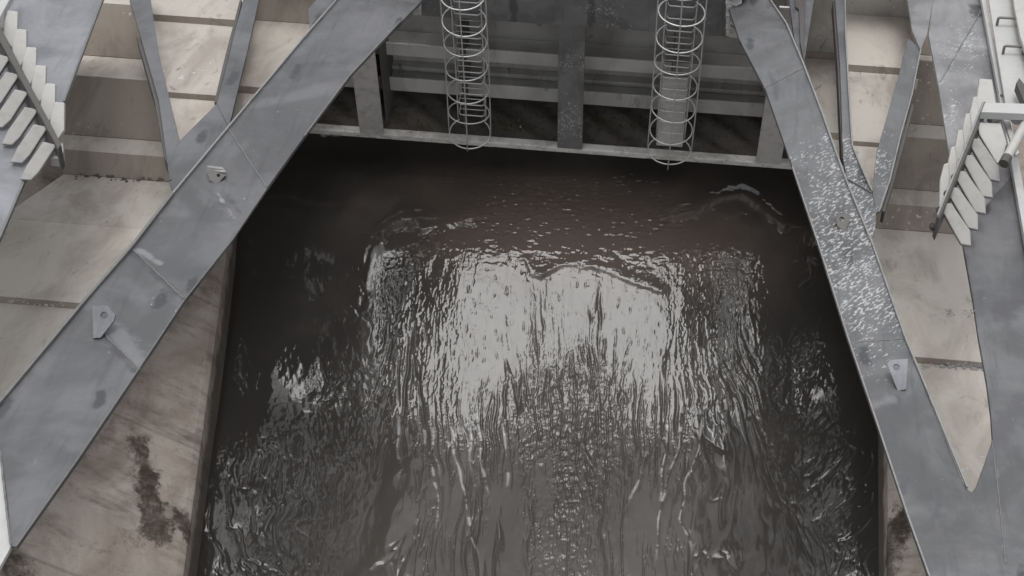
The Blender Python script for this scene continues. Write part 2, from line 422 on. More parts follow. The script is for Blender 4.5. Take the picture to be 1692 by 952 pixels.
def build_water():
    xs = np.arange(-7.6, 5.0, STEP); ys = np.arange(9.0, 18.9, STEP)
    Xg, Yg = np.meshgrid(xs, ys)
    # coordinates of the survey grid (sight-line units) for the large features
    d = np.stack([Xg, Yg, np.full_like(Xg, -CAMZ)], -1) @ M3
    P = CX + F * d[..., 0] / d[..., 2]; Q = CY + F * d[..., 1] / d[..., 2]
    # wandering of every boundary
    wx = 16 * fbm(Xg * 1.5, Yg * .9, 5, 4); wy = 14 * fbm(Xg * 1.3, Yg * 1.3, 15, 4)
    strk = fbm(P / 100. * 7 + .4 * wx / 16, Yg * .8, 21, 3, .6)
    Pw, Qw = P + wx + 10 * fbm(Xg * 7, Yg * 4, 25, 3, .6), Q + wy
    Qj = Qw + 62 * strk                                      # tongues at the lower rim
    xb = [560, 630, 650, 700, 760, 830, 862, 885, 930, 1000, 1030, 1060, 1100, 1180, 1250, 1300]
    yb = [470, 520, 590, 650, 690, 690, 650, 606, 592, 594, 645, 690, 690, 640, 560, 470]
    xt = [560, 640, 700, 740, 900, 1100, 1200, 1260, 1300]
    yt = [520, 470, 438, 424, 430, 428, 440, 470, 520]
    ybot = np.interp(Pw, xb, yb) + 12; ytop = np.interp(Pw, xt, yt)
    inx = ss(610, 650, Pw) * (1 - ss(1225, 1285, Pw))
    zone = ss(-12, 12, Qw - ytop) * (1 - ss(-60, 50, Qj - ybot)) * inx      # surface tilted down the run
    # central boil
    bl = np.hypot((Pw - 950) / 108, (Qj - 705) / 105); boil = 1 - ss(.6, 1.15, bl)
    tail = bump_(Pw, 938 , 60) * ss(750, 820, Q)
    lw = 14 * vnoise(Xg * .4, Yg * 1.2, 33) + 4 * vnoise(Xg, Yg * 4, 34)
    rimline = np.maximum(bump_(P + lw, 872, 5), bump_(P + lw, 1003, 5)) * ss(780, 830, Q)
    Ps, Qs = P + 8 * vnoise(Xg * 1.2, Yg * .9, 5), Q + 8 * vnoise(Xg, Yg, 15)
    yb2 = np.interp(Ps, [400, 640, 760, 840, 890, 1000, 1050, 1110, 1230, 1500], [640, 655, 682, 680, 645, 645, 680, 685, 655, 640])
    zw = ss(-24, 22, Qs - np.interp(Ps, [500, 700, 1200, 1400], [446, 430, 430, 446])) * (1 - ss(-50, 110, Qs - yb2)) * (1 - .85 * ss(370, 520, np.abs(Ps - 935)))
    boil_s = 1 - ss(.55, 1.2, np.hypot((Ps - 950) / 108, (Qs - 705) / 105)); tail_s = bump_(Ps, 938, 60) * ss(740, 830, Q)
    slope = .19 * zw + .015 * boil_s * (1 - zw) + .01 * tail_s * (1 - boil_s)
    T = slope.sum(0) * STEP; rest = (1 - zw) * ss(9.0, 9.8, Yg)             # every column climbs by the same amount
    slope = slope + rest * ((T.max() * .35 - T) / (rest.sum(0) * STEP))
    Hm = np.cumsum(slope, axis=0) * STEP                                    # rises away from the camera
    Hm = Hm - Hm[-1:, :] + T.max() * .35
    k = 12
    for _ in range(3):                                                      # water cannot hold a sharp cliff: soften sideways
        pad = np.pad(Hm, ((0, 0), (k + 1, k)), mode='edge'); cs = np.cumsum(pad, 1); Hm = (cs[:, 2 * k + 1:] - cs[:, :-2 * k - 1]) / (2 * k + 1)
    Hm = Hm[:, :P.shape[1]]
    # side turbulence
    lb = np.interp(Q, [280, 400, 560, 700, 952], [560, 618, 618, 640, 545])
    rb = np.interp(Q, [280, 400, 560, 700, 952], [1330, 1285, 1262, 1235, 1390])
    side = np.clip((1 - ss(-45, 25, Pw - lb)) + ss(-25, 45, Pw - rb), 0, 1)
    low = ss(600, 760, Q) * (1 - side)
    z = Hm - .14 * np.tanh(1.2 * np.log1p(np.exp((np.abs(P - 935) - 330) / 26.)) * 26 / 100.) * ss(380, 470, Q) * (1 - .6 * ss(640, 760, Q))
    # flow coordinates: streamlines gather into a few confluences downstream
    conv = np.zeros_like(P)
    for c, wdt, s in ((725, 80, 1.), (800, 40, .4), (937, 130, 1.), (1078, 80, .9), (1150, 45, .4)):
        conv += s * -(P - c) * np.exp(-((P - c) / wdt) ** 2) * ss(600, 960, Q)
    A = P - conv * .6 + 14 * fbm(Xg * .9, Yg * .45, 31, 3)
    A = 930 + (A - 930) / (1 + .5 * ss(430, 980, Q) * ss(100, 460, np.abs(P - 930)))
    Am = A / 100.
    f1 = fbm(Am * 10, Yg * 1.1, 41, 3, .55)              # long streaks
    f2 = fbm(Am * 25, Yg * 3.8, 51, 3, .6)             # short streaks
    f3 = fbm(Xg * 14, Yg * 9, 61, 3, .55)               # ripples
    def rid(n, k, e): return (1 - np.abs(n) * k).clip(0, 1) ** e
    sparse = ss(-.15, .25, fbm(Am * 2.2, Yg * .5, 73, 2))
    ridge = rid(fbm(Am * 4.0, Yg * .30, 71, 2, .35), 7.0, 1.6) * sparse
    ridge2 = rid(fbm(Am * 7., Yg * .5 + 5, 81, 2, .35), 6.0, 1.6) * ss(-.1, .3, fbm(Am * 3 + 9, Yg * .8, 74, 2))
    ridge3 = rid(fbm(Am * 17., Yg * 2.6 + 9, 85, 3, .5), 2.6, 3)
    ticks = rid(fbm(Am * 24 + .6 * f1, Yg * 6.2, 87, 2, .45), 2.3, 4) * ss(-.05, .3, fbm(Am * 5, Yg * 2.6, 88, 2))
    sw = fbm(Xg * 1.1, Yg * 1.1, 91, 3)
    # texture strengths
    edge = zone * (1 - zone) * 4
    bottom_rim = bump_(Qj - ybot, 5, 75) * inx
    core = zone * (1 - bottom_rim) 
    lowmid = low * (1 - ss(880, 1000, Q) * .4)
    sidecore = core * (1 - bump_(Pw, 950, 150))
    z += f2 * (.0004 * core + .0011 * sidecore * ss(-.3, .5, sw) + .0015 * bottom_rim + .0052 * boil + .0056 * tail + .0002 * low)
    z += f1 * (.0006 * core + .0042 * bottom_rim + .0005 * low + .0030 * boil)
    z += -.0070 * ticks * .9 * bottom_rim - .010 * (f2 - .42).clip(0, 1) * core - .0035 * ticks * sidecore
    notch = bump_(Pw, 965, 85) * ss(560, 590, Qj) * (1 - ss(660, 760, Qj))
    z += notch * (.004 * fbm(Am * 13, Yg * 1.6, 43, 3, .5) - .004 * ridge3)
    z -= .012 * rimline
    glint_paint = np.zeros_like(z)
    # thin bright threads: glints painted as pale colour, each beside a small crease
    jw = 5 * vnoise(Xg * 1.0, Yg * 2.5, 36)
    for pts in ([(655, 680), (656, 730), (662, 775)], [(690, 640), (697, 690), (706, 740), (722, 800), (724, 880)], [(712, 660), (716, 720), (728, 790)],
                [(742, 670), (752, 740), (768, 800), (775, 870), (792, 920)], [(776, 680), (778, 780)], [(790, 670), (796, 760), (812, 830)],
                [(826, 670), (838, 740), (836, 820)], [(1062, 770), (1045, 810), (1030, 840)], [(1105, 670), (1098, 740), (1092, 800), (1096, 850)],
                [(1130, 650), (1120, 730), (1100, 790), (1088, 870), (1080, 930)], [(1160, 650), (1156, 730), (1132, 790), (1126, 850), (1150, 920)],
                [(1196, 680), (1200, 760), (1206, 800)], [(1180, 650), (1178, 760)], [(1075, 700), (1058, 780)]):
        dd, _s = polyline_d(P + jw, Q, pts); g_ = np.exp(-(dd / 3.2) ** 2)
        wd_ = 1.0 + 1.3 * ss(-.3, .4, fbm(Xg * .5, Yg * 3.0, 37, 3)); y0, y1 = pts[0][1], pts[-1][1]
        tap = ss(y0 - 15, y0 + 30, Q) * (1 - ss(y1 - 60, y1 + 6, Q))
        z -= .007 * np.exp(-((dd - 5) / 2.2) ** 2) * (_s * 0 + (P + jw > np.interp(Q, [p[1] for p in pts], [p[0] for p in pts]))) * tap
        glint_paint = np.maximum(glint_paint, np.exp(-(dd / wd_) ** 2) * tap * ss(-.32, .12, fbm(Xg * 1.5, Yg * 5, 38, 4, .6)))
    z += -.034 * ridge * np.clip(bottom_rim * .7 + lowmid, 0, 1) - (.018) * ridge2 * np.clip(bottom_rim * .8 + lowmid * ss(-.4, .5, sw), 0, 1)
    z += -.0048 * ridge3 * np.clip(bottom_rim + .35 * sidecore * ss(-.2, .3, sw) + .5 * boil + .25 * lowmid * ss(0, .5, sw), 0, 1)
    z += .0062 * fbm(Xg * 13 + .5 * f1, Yg * 7.5, 63, 3, .6) * (boil + tail)
    # rough top lip and the rippled jet under the gate
    tl = bump_(Qw - ytop, 10, 32) * inx
    z += .0042 * tl * fbm(Xg * 7, Yg * 11, 101, 4, .6)
    rip = ss(-.25, .35, fbm(Xg * .8, Yg * 1.2, 111, 3) + .5 * bump_(P, 960, 150)) * ss(285, 330, Q) * (1 - ss(400, 430, Qw - 6)) * ss(640, 760, P) * (1 - ss(1080, 1200, P))
    z += .0100 * rip * fbm(Xg * 6.5, Yg * 15, 121, 4, .58)
    # right and left shoulders
    sh = bump_(Pw, 1225, 60) * bump_(Qw, 480, 90) + bump_(Pw, 660, 45) * bump_(Qw, 520, 90)
    z += .0030 * sh * fbm(Xg * 8, Yg * 6, 131, 4, .6)
    # dark churning sides: rolled folds bending away from the walls
    sgn = np.where(P < 900, 1., -1.)
    qx = Xg * 1 + sgn * .35 * Yg; wrp = .55 * fbm(Xg * .8, Yg * .8, 141, 3)
    folds = (1 - np.abs(fbm(qx * 2.6 + wrp, Yg * 1.2 + wrp, 151, 4, .5)) * 2.1).clip(0, 1) ** 2
    churn = fbm(Xg * 7 + wrp * 2, Yg * 5, 161, 4, .6)
    z += side * (.45 + .55 * ss(600, 800, Q)) * (1 - .6 * ss(360, 460, np.abs(P - 935)) * (1 - ss(660, 760, Q))) * (-.009 * folds + .0007 * churn * (.4 + ss(-.2, .5, fbm(Xg * .7, Yg * .7, 171, 2))) + .015 * fbm(Xg * .7, Yg * .6, 181, 2))
    z += side * ss(420, 560, Q) * (.0010 * f3 + .0012 * fbm(qx * 16, Yg * 7, 165, 3, .6)) * (.5 + ss(-.2, .4, fbm(Xg * .8, Yg * .6, 175, 2)))
    fine_cr = rid(fbm(Am * 11., Yg * 1.1 + 3, 87, 3, .5), 5., 1.6) * ss(0, .35, fbm(Am * 2.6 + 3, Yg * .9, 78, 2)); z += -.010 * fine_cr * low
    # traced crests
    for pts, h, wd in (([(892, 470), (930, 462), (962, 457), (1000, 466), (1040, 480), (1096, 492)], .014, 4),
                       ([(632, 412), (650, 398), (672, 390), (690, 392)], .09, 9),
                       ([(700, 408), (740, 396), (782, 384)], .05, 8),
                       ([(1116, 386), (1150, 372), (1180, 352), (1222, 344), (1250, 362), (1270, 385), (1292, 400)], .075, 7),
                       ([(1180, 368), (1200, 380), (1215, 378)], .02, 6),
                       ([(870, 452), (882, 470), (892, 474)], .012, 4),
                       ([(862, 680), (880, 650), (915, 632), (960, 626), (1000, 638)], .012, 5)):
        dd, sd_ = polyline_d(P + wx * .5, Q + wy * .5, pts)
        z += h * np.where(sd_ > 0, np.exp(-(dd / wd) ** 2), np.exp(-(dd / (wd * 2.4)) ** 2))
    # meet the walls and the upstream pool level
    z += .006 * fbm(Xg * 2.2, Yg * 1.2, 191, 3)
    z -= z[-1:, :].mean() * 0
    ny, nx = Xg.shape
    co = np.stack([Xg, Yg, z], -1).reshape(-1, 3).astype(np.float32)
    idx = np.arange(ny * nx).reshape(ny, nx)
    q = np.stack([idx[:-1, :-1], idx[:-1, 1:], idx[1:, 1:], idx[1:, :-1]], -1).reshape(-1, 4)
    me = bpy.data.meshes.new('river_water')
    me.vertices.add(len(co)); me.vertices.foreach_set('co', co.ravel())
    me.loops.add(q.size); me.loops.foreach_set('vertex_index', q.ravel().astype(np.int32))
    me.polygons.add(len(q)); me.polygons.foreach_set('loop_start', np.arange(0, q.size, 4, dtype=np.int32))
    me.polygons.foreach_set('use_smooth', np.ones(len(q), bool))
    me.update()
    at_ = me.attributes.new('glint_paint', 'FLOAT', 'POINT'); at_.data.foreach_set('value', glint_paint.astype(np.float32).ravel())
    o = bpy.data.objects.new('river_water', me); COL.objects.link(o)
    return o, float(z[-1].mean()), float(z[0].mean())
def water_mat():
    b = NB('muddy_water')
    n = b.noise(b.pos, .7, 4, .5, .6)
    col = b.mix(b.rng(n, .35, .7), (.054, .049, .044), (.073, .067, .061))
    mid = b.near((-1.3, 9.5, 0), 2.0, 4.6, (1, .42, 0), b.rng(b.noise(b.pos, .9, 5, .6), .3, .7, -.9, .9, False))
    col = b.mix(mid, (.036, .033, .030), col)  # sides darkened in the colour to stand for missing sky reflection
    red = b.near(hz(960, 350, .5), .6, 2.6, (.55, 1.5, 1), b.rng(n, .3, .7, -.5, .5, False))
    col = b.mix(b.math('MULTIPLY', red, .8), col, (.108, .084, .071))
    fine = b.noise(b.map(b.pos, (30, 11, 11)), 1., 5, .6)
    fa = b.n('ShaderNodeAttribute'); fa.attribute_name = 'glint_paint'
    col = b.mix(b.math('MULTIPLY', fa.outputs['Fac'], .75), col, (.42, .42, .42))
    m = b.out(col, .04, fine, .3, .0025)
    b.b.inputs['IOR'].default_value = 1.35
    return m
M['water'] = water_mat()
wo, zback, zfront = build_water()
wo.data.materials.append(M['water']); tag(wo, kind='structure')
far = sheet('far_water', [[(-9, -S, -.25), (7, -S, -.25), (7, 9.05, -.25), (-9, 9.05, -.25)],
                          [(-9, 18.85, zback - .1), (7, 18.85, zback - .1), (7, S, zback - .1), (-9, S, zback - .1)]], M['water'])
tag(far, kind='structure')

# ------------------------------------------------------------------ the gate leaf
X0, X1 = -7.0, 3.7
gate = empty('sluice_gate', (-1.6, YF, 1.0), 'dark steel sluice gate leaf with ribs and pale scaled sill beam across the water', 'sluice gate')
m = MB(); m.box((X0, YF + .95, .82), (X1, YF + 1.0, 4.9)); m.make('skin_plate', M['skin'], gate)
def gz(px, py, y): return hy(px, py, y)[2]
m = MB(); zt = gz(909, 41, YF - .12); m.box((-3.75, YF - .12, zt), (1.02, YF + .05, zt + 1.25)); m.box((-3.75, YF + .05, zt + .02), (1.02, YF + .9, zt + .06))
m.make('top_beam', M['gate_front'], gate, .01)
m = MB(); z1 = gz(909, 243, YF - .10); z0 = gz(909, 251, YF - .10)
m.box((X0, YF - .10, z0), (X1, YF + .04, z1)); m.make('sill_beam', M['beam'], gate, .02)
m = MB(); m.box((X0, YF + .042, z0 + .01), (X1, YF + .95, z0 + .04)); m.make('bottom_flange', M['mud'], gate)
def post(pxa, pxb, py, mat, label, top=4.6):
    xa = hy(pxa, py, YF - .08)[0]; xb = hy(pxb, py, YF - .08)[0]
    m = MB(); m.box((xa, YF - .105, z1 - .003), (xb, YF - .07, top)); m.box(((xa + xb) / 2 - .02, YF - .07, z1), ((xa + xb) / 2 + .02, YF + .93, top))
    m.make('rib', mat, gate, .006, label=label)
zz = zt - .01
post(589, 629, 170, M['rib'], 'beige dusty left rib', zt + .8)
post(922, 964, 170, M['gate_front'], 'dark central rib with pale chips', zz)
post(1259, 1302, 200, M['rib'], 'beige dusty right rib', zt + .6)
# horizontal stiffeners: T sections in front of the skin
for (px, pt, pb, yy, mat) in ((640, 71, 91, YF + .55, 'stiff'), (640, 128, 149, YF + .55, 'stiff')):
    za_, zb_ = gz(px, pb, yy), gz(px, pt, yy)
    m = MB(); m.box((X0, yy, za_), (X1, yy + .035, zb_)); m.box((X0, yy + .035, (za_ + zb_) / 2 - .015), (X1, YF + .95, (za_ + zb_) / 2 + .015))
    m.make('stiffener', M[mat], gate, .008)
for (px, pt, pb) in ((640, 105, 111), (640, 163, 184)):
    za_, zb_ = gz(px, pb, YF + .85), gz(px, pt, YF + .85)
    m = MB(); m.box((X0, YF + .8, za_), (X1, YF + .948, zb_)); m.make('stiffener', M['skin'], gate, .01)
# dark diaphragm webs behind the ladders
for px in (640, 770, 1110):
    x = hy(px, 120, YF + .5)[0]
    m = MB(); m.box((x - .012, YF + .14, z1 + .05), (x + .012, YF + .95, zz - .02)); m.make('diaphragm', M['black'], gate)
# silt and moss lying behind the sill
vs = []; fs = []; nxs = 260; nys = 12
for j in range(nys):
    for i in range(nxs):
        x = lerp(X0, X1, i / (nxs - 1)); y = lerp(YF + .05, YF + .95, j / (nys - 1))
        hgt = .10 * (j / (nys - 1)) ** 1.5 * (1 + .8 * math.sin(x * 1.7) * math.sin(x * .6)) + .025 * random.random() + .03 * math.sin(x * 9 + j)
        vs.append((x, y, z0 + .045 + max(0, hgt)))
for j in range(nys - 1):
    for i in range(nxs - 1): fs.append([j * nxs + i, j * nxs + i + 1, (j + 1) * nxs + i + 1, (j + 1) * nxs + i])
o = mk('silt', vs, fs, M['mud'], smooth=True); tag(o, 'dark wet silt heaped behind the sill beam of the gate', 'silt', kind='stuff')
m = MB()
for (px, py, n, sp) in ((858, 212, 60, .12), (835, 208, 40, .08), (1022, 202, 50, .15), (985, 200, 40, .1), (655, 192, 30, .1), (700, 205, 40, .15), (820, 196, 30, .12), (1050, 208, 30, .1)):
    c = hz(px, py, 1.05); c[1] = min(c[1], YF + .8); c[0] = hy(px, py, c[1])[0]; c[2] = hy(px, py, c[1])[2]
    for k in range(n):
        p = c + np.array([random.gauss(0, sp), random.uniform(-.1, .1), random.gauss(0, sp * .35)])
        a = unit(np.array([random.gauss(0, 1), random.gauss(0, 1), random.gauss(0, 1)])); b_ = unit(np.cross(a, [.3, .5, .8])); s_ = random.uniform(.015, .04)
        m.prism([p, p + a * s_, p + a * s_ * .6 + b_ * s_, p + b_ * s_ * .5], np.cross(a, b_) * .002)
tag(m.make('moss', M['moss']), 'small tufts of green moss growing on the silt behind the sill beam', 'moss', kind='stuff')
def leaf(px, py, s, mat, label, name='dead_leaf'):
    y = YF + .3; c = hy(px, py, y); m = MB(); n = 7
    pts = []
    for k in range(n * 2):
        r = s * (1 if k % 2 == 0 else .35) * random.uniform(.7, 1.1); a = math.pi * k / n
        pts.append(c + np.array([r * math.cos(a), -.5 * r * math.sin(a), .75 * r * math.sin(a)]))
    m.prism(pts, (0, .004, .004)); tag(m.make(name, mat), label, 'leaf')
leaf(827, 218, .07, M['stiff'], 'pale dead leaf lying behind the sill beam right of the left caged ladder')
# bits of pale rubbish
m = MB(); c = hy(898, 150, YF + .52); m.prism([c, c + [.07, 0, -.003], c + [.075, 0, .05], c + [.03, 0, .055], c + [0, 0, .04]], (0, -.02, .01))
tag(m.make('paper_scrap', M['light'], bevel=.004), 'small white scrap stuck on the stiffener left of the central rib', 'litter')
m = MB(); c = hy(860, 211, YF + .3); m.tube([c + np.array([-.01, 0, -.03]), c, c + np.array([.012, 0, .035])], .022, 8)
tag(m.make('pebble', M['fin'], smooth=True), 'tiny pale pebble on the silt left of the central rib', 'stone')
# end bolts of the top beam
def bolt(c, n, r, mat, parent, name='bolt', label=None):
    m = MB(); c = np.array(c); n = unit(n)
    a = unit(np.cross(n, [.31, .2, .9])); b_ = np.cross(n, a)
    m.prism([c + r * 1.5 * (math.cos(t) * a + math.sin(t) * b_) for t in np.linspace(0, 2 * math.pi, 17)[:-1]], n * r * .25)
    m.prism([c + n * r * .25 + r * (math.cos(t) * a + math.sin(t) * b_) for t in np.linspace(0, 2 * math.pi, 7)[:-1]], n * r * .9)
    m.prism([c + n * r * 1.1 + r * .55 * (math.cos(t) * a + math.sin(t) * b_) for t in np.linspace(0, 2 * math.pi, 11)[:-1]], n * r * .6)
    return m.make(name, mat, parent, .003, label=label)
YJ = YF - .3
for k in range(4):
    dy = -20.5 * k
    pts = [(1199, 47), (1206, 44), (1225, 56), (1223, 65), (1200, 60)]
    m = MB(); m.prism([hy(x, y + dy, YJ) for x, y in pts], (0, .16, .05)); m.make('gusset', M['stiff'], gate, .006)
    bolt(hy(1205, 57 + dy - 4, YJ - .02), (0, -1, .3), .03, M['fin'], gate)
m = MB(); m.prism([hy(x, y, YF - .16) for x, y in ((1196, -40), (1206, -40), (1206, 62), (1196, 62))], (0, .03, 0)); m.make('end_plate', M['gate_front'], gate, .004)
m = MB(); m.prism([hy(x, y, YF - .18) for x, y in ((687, -30), (696, -30), (696, 26), (687, 24))], (0, .03, 0)); m.make('end_plate', M['stiff'], gate, .004)
for k, (x, y) in enumerate(((686, 20), (688, 4))): bolt(hy(x, y, YF - .2), (0, -1, .2), .035, M['fin'], gate)
m = MB()
m.prism([hy(x, y, YF - .34) for x, y in ((663, 21), (680, 10), (695, 6), (694, 12), (680, 19), (668, 25))], (0, .06, .02)); m.prism([hy(x, y, YF - .34) for x, y in ((672, 3), (694, -6), (694, 1), (678, 7))], (0, .06, .02))
m.make('gusset', M['fin_dull'], gate, .006)

# ------------------------------------------------------------------ caged ladders
def ladder(label, xc0, zb, hoops, dz, hw, rw, group):
    """xc0: x of centre; hoops: count; hw: hoop radius; rw: half rung width"""
    yb = YF - .16
    root = empty('caged_ladder', (xc0, yb, zb), label, 'ladder', group)
    topz = 5.6
    def kink(x, a=.006): return x + random.uniform(-a, a)
    # hoop: from stile round to stile, bulging towards -Y
    yc = yb - .26
    for k in range(hoops):
        z = zb + dz * k + random.uniform(-.02, .02); pts = []
        r = hw * random.uniform(.98, 1.02); tx = random.uniform(-.03, .03); ty = random.uniform(-.045, .045)
        a0 = math.asin(min(1, rw / r)) 
        for t in np.linspace(math.pi / 2 + a0 * .9, math.pi * 2.5 - a0 * .9, 40):
            pts.append((xc0 + r * math.cos(t), yc + r * .92 * math.sin(t), z + tx * math.cos(t) + ty * math.sin(t)))
        m = MB(); m.tube(pts, .0108, 6); m.make('hoop', M['galv'], root, smooth=True)
    for t, nm, zz0 in ((-math.pi / 2, 'cage_bar', -.10), (math.pi, 'cage_bar', .0), (0, 'cage_bar', -.0)):
        m = MB(); pts = [(xc0 + (hw + .012) * math.cos(t) + .008 * math.sin(q * 1.3), yc + (hw * .92 + .012) * math.sin(t), zb + zz0 + q) for q in np.linspace(0, topz - zb, 16)]
        m.tube(pts, .0095, 6); m.make(nm, M['galv'], root, smooth=True)
    for s in (-1, 1):
        m = MB(); m.tube([(xc0 + s * (rw + .012) + .006 * math.sin(q * 2), yb, zb + q) for q in np.linspace(0, topz - zb, 16)], .011, 6)
        m.make('stile', M['galv'], root, smooth=True)
    n = int((topz - zb) / (dz / 2)); 
    for k in range(n):
        z = zb + .12 + k * dz / 2; w_ = rw - .01
        j = random.uniform(-.012, .012)
        m = MB()
        m.tube([(xc0 - w_ + .06, yb + .22, z + j), (xc0 - w_ + .01, yb + .22, z + j), (xc0 - w_, yb + .19, z + j), (xc0 - w_, yb + .01, z), (xc0 - w_ + .03, yb - .02, z),
                (xc0 + w_ - .03, yb - .02, z - .004), (xc0 + w_, yb + .01, z), (xc0 + w_, yb + .19, z - j), (xc0 + w_ - .01, yb + .22, z - j), (xc0 + w_ - .06, yb + .22, z - j)], .0105, 6)
        m.tube([(xc0 - w_, yb + .10, z + .004), (xc0 + w_, yb + .10, z)], .009, 6)
        m.make('rung', M['galv'], root, smooth=True)
    return root
G = 'caged ladders hanging on the gate face'
def ladpos(px, py): 
    p = hy(px, py, YF - .42 - .30); return p
pL = ladpos(772, 243); pR = ladpos(1104, 273)
ladder('left of the two wire caged ladders, hanging nearer the left rib of the gate', pL[0], pL[2], 10, .455, .305, .20, G)
ladder('right of the two wire caged ladders, with a pale backing plate behind its rungs', pR[0], pR[2], 10, .46, .315, .20, G)
xr_ = pR[0]
m = MB(); m.box((xr_ - .2, YF + .10, z1 + .0), (xr_ + .2, YF + .13, gz(1110, 128, YF + .1))); m.make('backing_plate', M['stiff'], gate, .004)

# ------------------------------------------------------------------ the two arms
def line_pt(L0, px):
    """point of the world line L0 + s*X seen in image column px"""
    c0 = M3.T @ (L0 - CAM); dx = M3.T @ np.array([1., 0, 0]); k = px - CX
    s = (k * c0[2] - F * c0[0]) / (F * dx[0] - k * dx[2]); return L0 + s * np.array([1., 0, 0])
ANG = {'v': -38, 'h': 19, 'p': 17, 'q': 16, 'u': -60}
def bay(parent, xc, start, rows, label=None):
    """stepped plates that run parallel to the gate; rows: (y, kind, xl, xr)"""
    L = ha(xc, rows[0][0], -start); last = None
    for (y, kind, xl, xr), (y2, _, xl2, xr2) in zip(rows[:-1], rows[1:]):
        a = math.radians(ANG[kind]); d = np.array([0, -math.cos(a), math.sin(a)]); n = np.cross([1., 0, 0], d)
        L2 = hit(xc, y2, L, n); q = [line_pt(L, xl), line_pt(L, xr), line_pt(L2, xr2), line_pt(L2, xl2)]
        n = unit(n); n = -n if n @ (CAM - L) > 0 else n
        m = MB(); m.prism(q, n * .045)
        nm, mt = {'v': ('web_panel', 'brown'), 'u': ('step_edge', 'brown'), 'h': ('ledge', 'silt'), 'p': ('deck_plate', 'beige'), 'q': ('deck_plate', 'silt')}[kind]
        m.make(nm, M[mt], parent, .008 if kind != 'u' else 0)
        L = L2
        off = (L - np.array([0, YF, ZA])) @ AN
    DBG and print('bay', xc, 'end offset', round(float(off), 2), L.round(2))
def lip(parent, pts, mat='lip', w=.045, h=.07, up=0.):
    m = MB()
    for a, b_ in zip(pts[:-1], pts[1:]): m.bar(ha(*a, up), ha(*b_, up), w, h, AN)
    m.make('flange_edge', M[mat], parent, .006)
def web(parent, a, b_, depth, mat, t=.03):
    m = MB(); m.bar(ha(*a, -.045), ha(*b_, -.045), t, -depth, AN); m.make('web', mat, parent)
def lug(parent, pts, hole, mat, up=.05, lean=(0, -.35, 1), t=.05, r=7.5):
    """pad eye: a thin plate standing on the flange with a round hole"""
    base = ha(*pts[-1], .02); n = unit(lean)
    P = [hit(x, y, base, n) for x, y in pts]; hc = hit(*hole, base, n)
    k = 14; ang0 = [math.atan2((p - hc)[1], (p - hc)[0]) for p in P]
    rr = .05 * r / 7.5; a = unit(P[1] - P[0]); b2 = unit(np.cross(n, a))
    ring = [hc + rr * (math.cos(t_) * a + math.sin(t_) * b2) for t_ in np.linspace(0, 2 * math.pi, k + 1)[:-1]]
    # triangulated annular face: resample the outline to k points by angle
    out = []
    for q in ring:
        d = unit(q - hc); best = None
        for i in range(len(P)):
            A_, B_ = P[i], P[(i + 1) % len(P)]; e = B_ - A_
            Mx = np.stack([d, -e], 1); s, *_ = np.linalg.lstsq(Mx, A_ - hc, rcond=None)
            if s[0] > 0 and -1e-6 <= s[1] <= 1 + 1e-6 and (best is None or s[0] < best): best = s[0]
        out.append(hc + d * (best if best else rr * 2))
    # insert real corners
    allp = []
    for i in range(k): allp.append((math.atan2((out[i] - hc) @ b2, (out[i] - hc) @ a), out[i], True, i))
    vs = list(ring) + [q - n * t for q in ring]; K = len(vs)
    O = sorted([(math.atan2((p - hc) @ b2, (p - hc) @ a), p) for p in P] + [(x[0], x[1]) for x in allp], key=lambda z_: z_[0])
    nO = len(O); vs += [p for _, p in O] + [p - n * t for _, p in O]; fs = []
    def nearest(ang): 
        return int(round((ang % (2 * math.pi)) / (2 * math.pi) * k)) % k
    for i in range(nO):
        j = (i + 1) % nO; ri, rj = nearest(O[i][0]), nearest(O[j][0])
        if ri == rj: fs.append([K + i, K + j, ri]); fs.append([K + nO + j, K + nO + i, k + ri])
        else: fs.append([K + i, K + j, rj, ri]); fs.append([K + nO + j, K + nO + i, k + ri, k + rj])
        fs.append([K + i, K + nO + i, K + nO + j, K + j])
    for i in range(k):
        j = (i + 1) % k; fs.append([i, j, k + j, k + i])
    return mk('lifting_lug', vs, fs, mat, parent)
def fins(parent, first, step, n, up, mat, nrm=(0, -.45, 1), t=.06, name='fin', dup=0.):
    mx = sum(p[0] for p in first) / len(first); my = sum(p[1] for p in first) / len(first)
    first = [(mx + (x - mx) * 1.16, my + (y - my) * 1.06) for x, y in first]
    for k in range(n):
        pts = [(x + step[0] * k, y + step[1] * k) for x, y in first]
        c = (sum(p[0] for p in pts) / len(pts), sum(p[1] for p in pts) / len(pts)); base = ha(*c, up + dup * k); N = unit(nrm)
        m = MB(); m.prism([hit(x + random.uniform(-.7, .7), y + random.uniform(-.7, .7), base, N) for x, y in pts], -N * t)
        m.make(name, mat, parent, .012)

# ---- left arm
AL = empty('gate_arm', tuple(ha(250, 300, -.5)), 'left braced steel gate arm with smooth blue grey flanges and beige stepped plates', 'gate arm', 'steel arms holding the gate')
plate('inner_flange', [(605, -60), (560, 0), (510, 55), (375, 212), (283, 325), (218, 410), (140, 500), (0, 668), (-60, 738), (-60, 760), (0, 744), (12, 830), (18, 901), (28, 903), (48, 874), (127, 763), (225, 618), (305, 497), (380, 400), (440, 312), (500, 229), (581, 122), (622, 78), (666, 33), (755, -60)], M['steel_left'], AL, 0, .05)
lip(AL, [(605, -60), (558, 0), (510, 55), (378, 212), (286, 322)], 'lip', .022, .035)
lip(AL, [(286, 322), (218, 410), (140, 500), (0, 668), (-60, 738)], 'lip_dark', .035, .04)
lip(AL, [(661, 38), (577, 128), (503, 227)], 'lip_dark', .02, .03)
lip(AL, [(440, 314), (382, 400), (305, 497), (225, 618), (127, 763), (28, 903)], 'lip_dark', .014, .02)
web(AL, (640, -60), (-30, 740), .3, M['steel_left'])
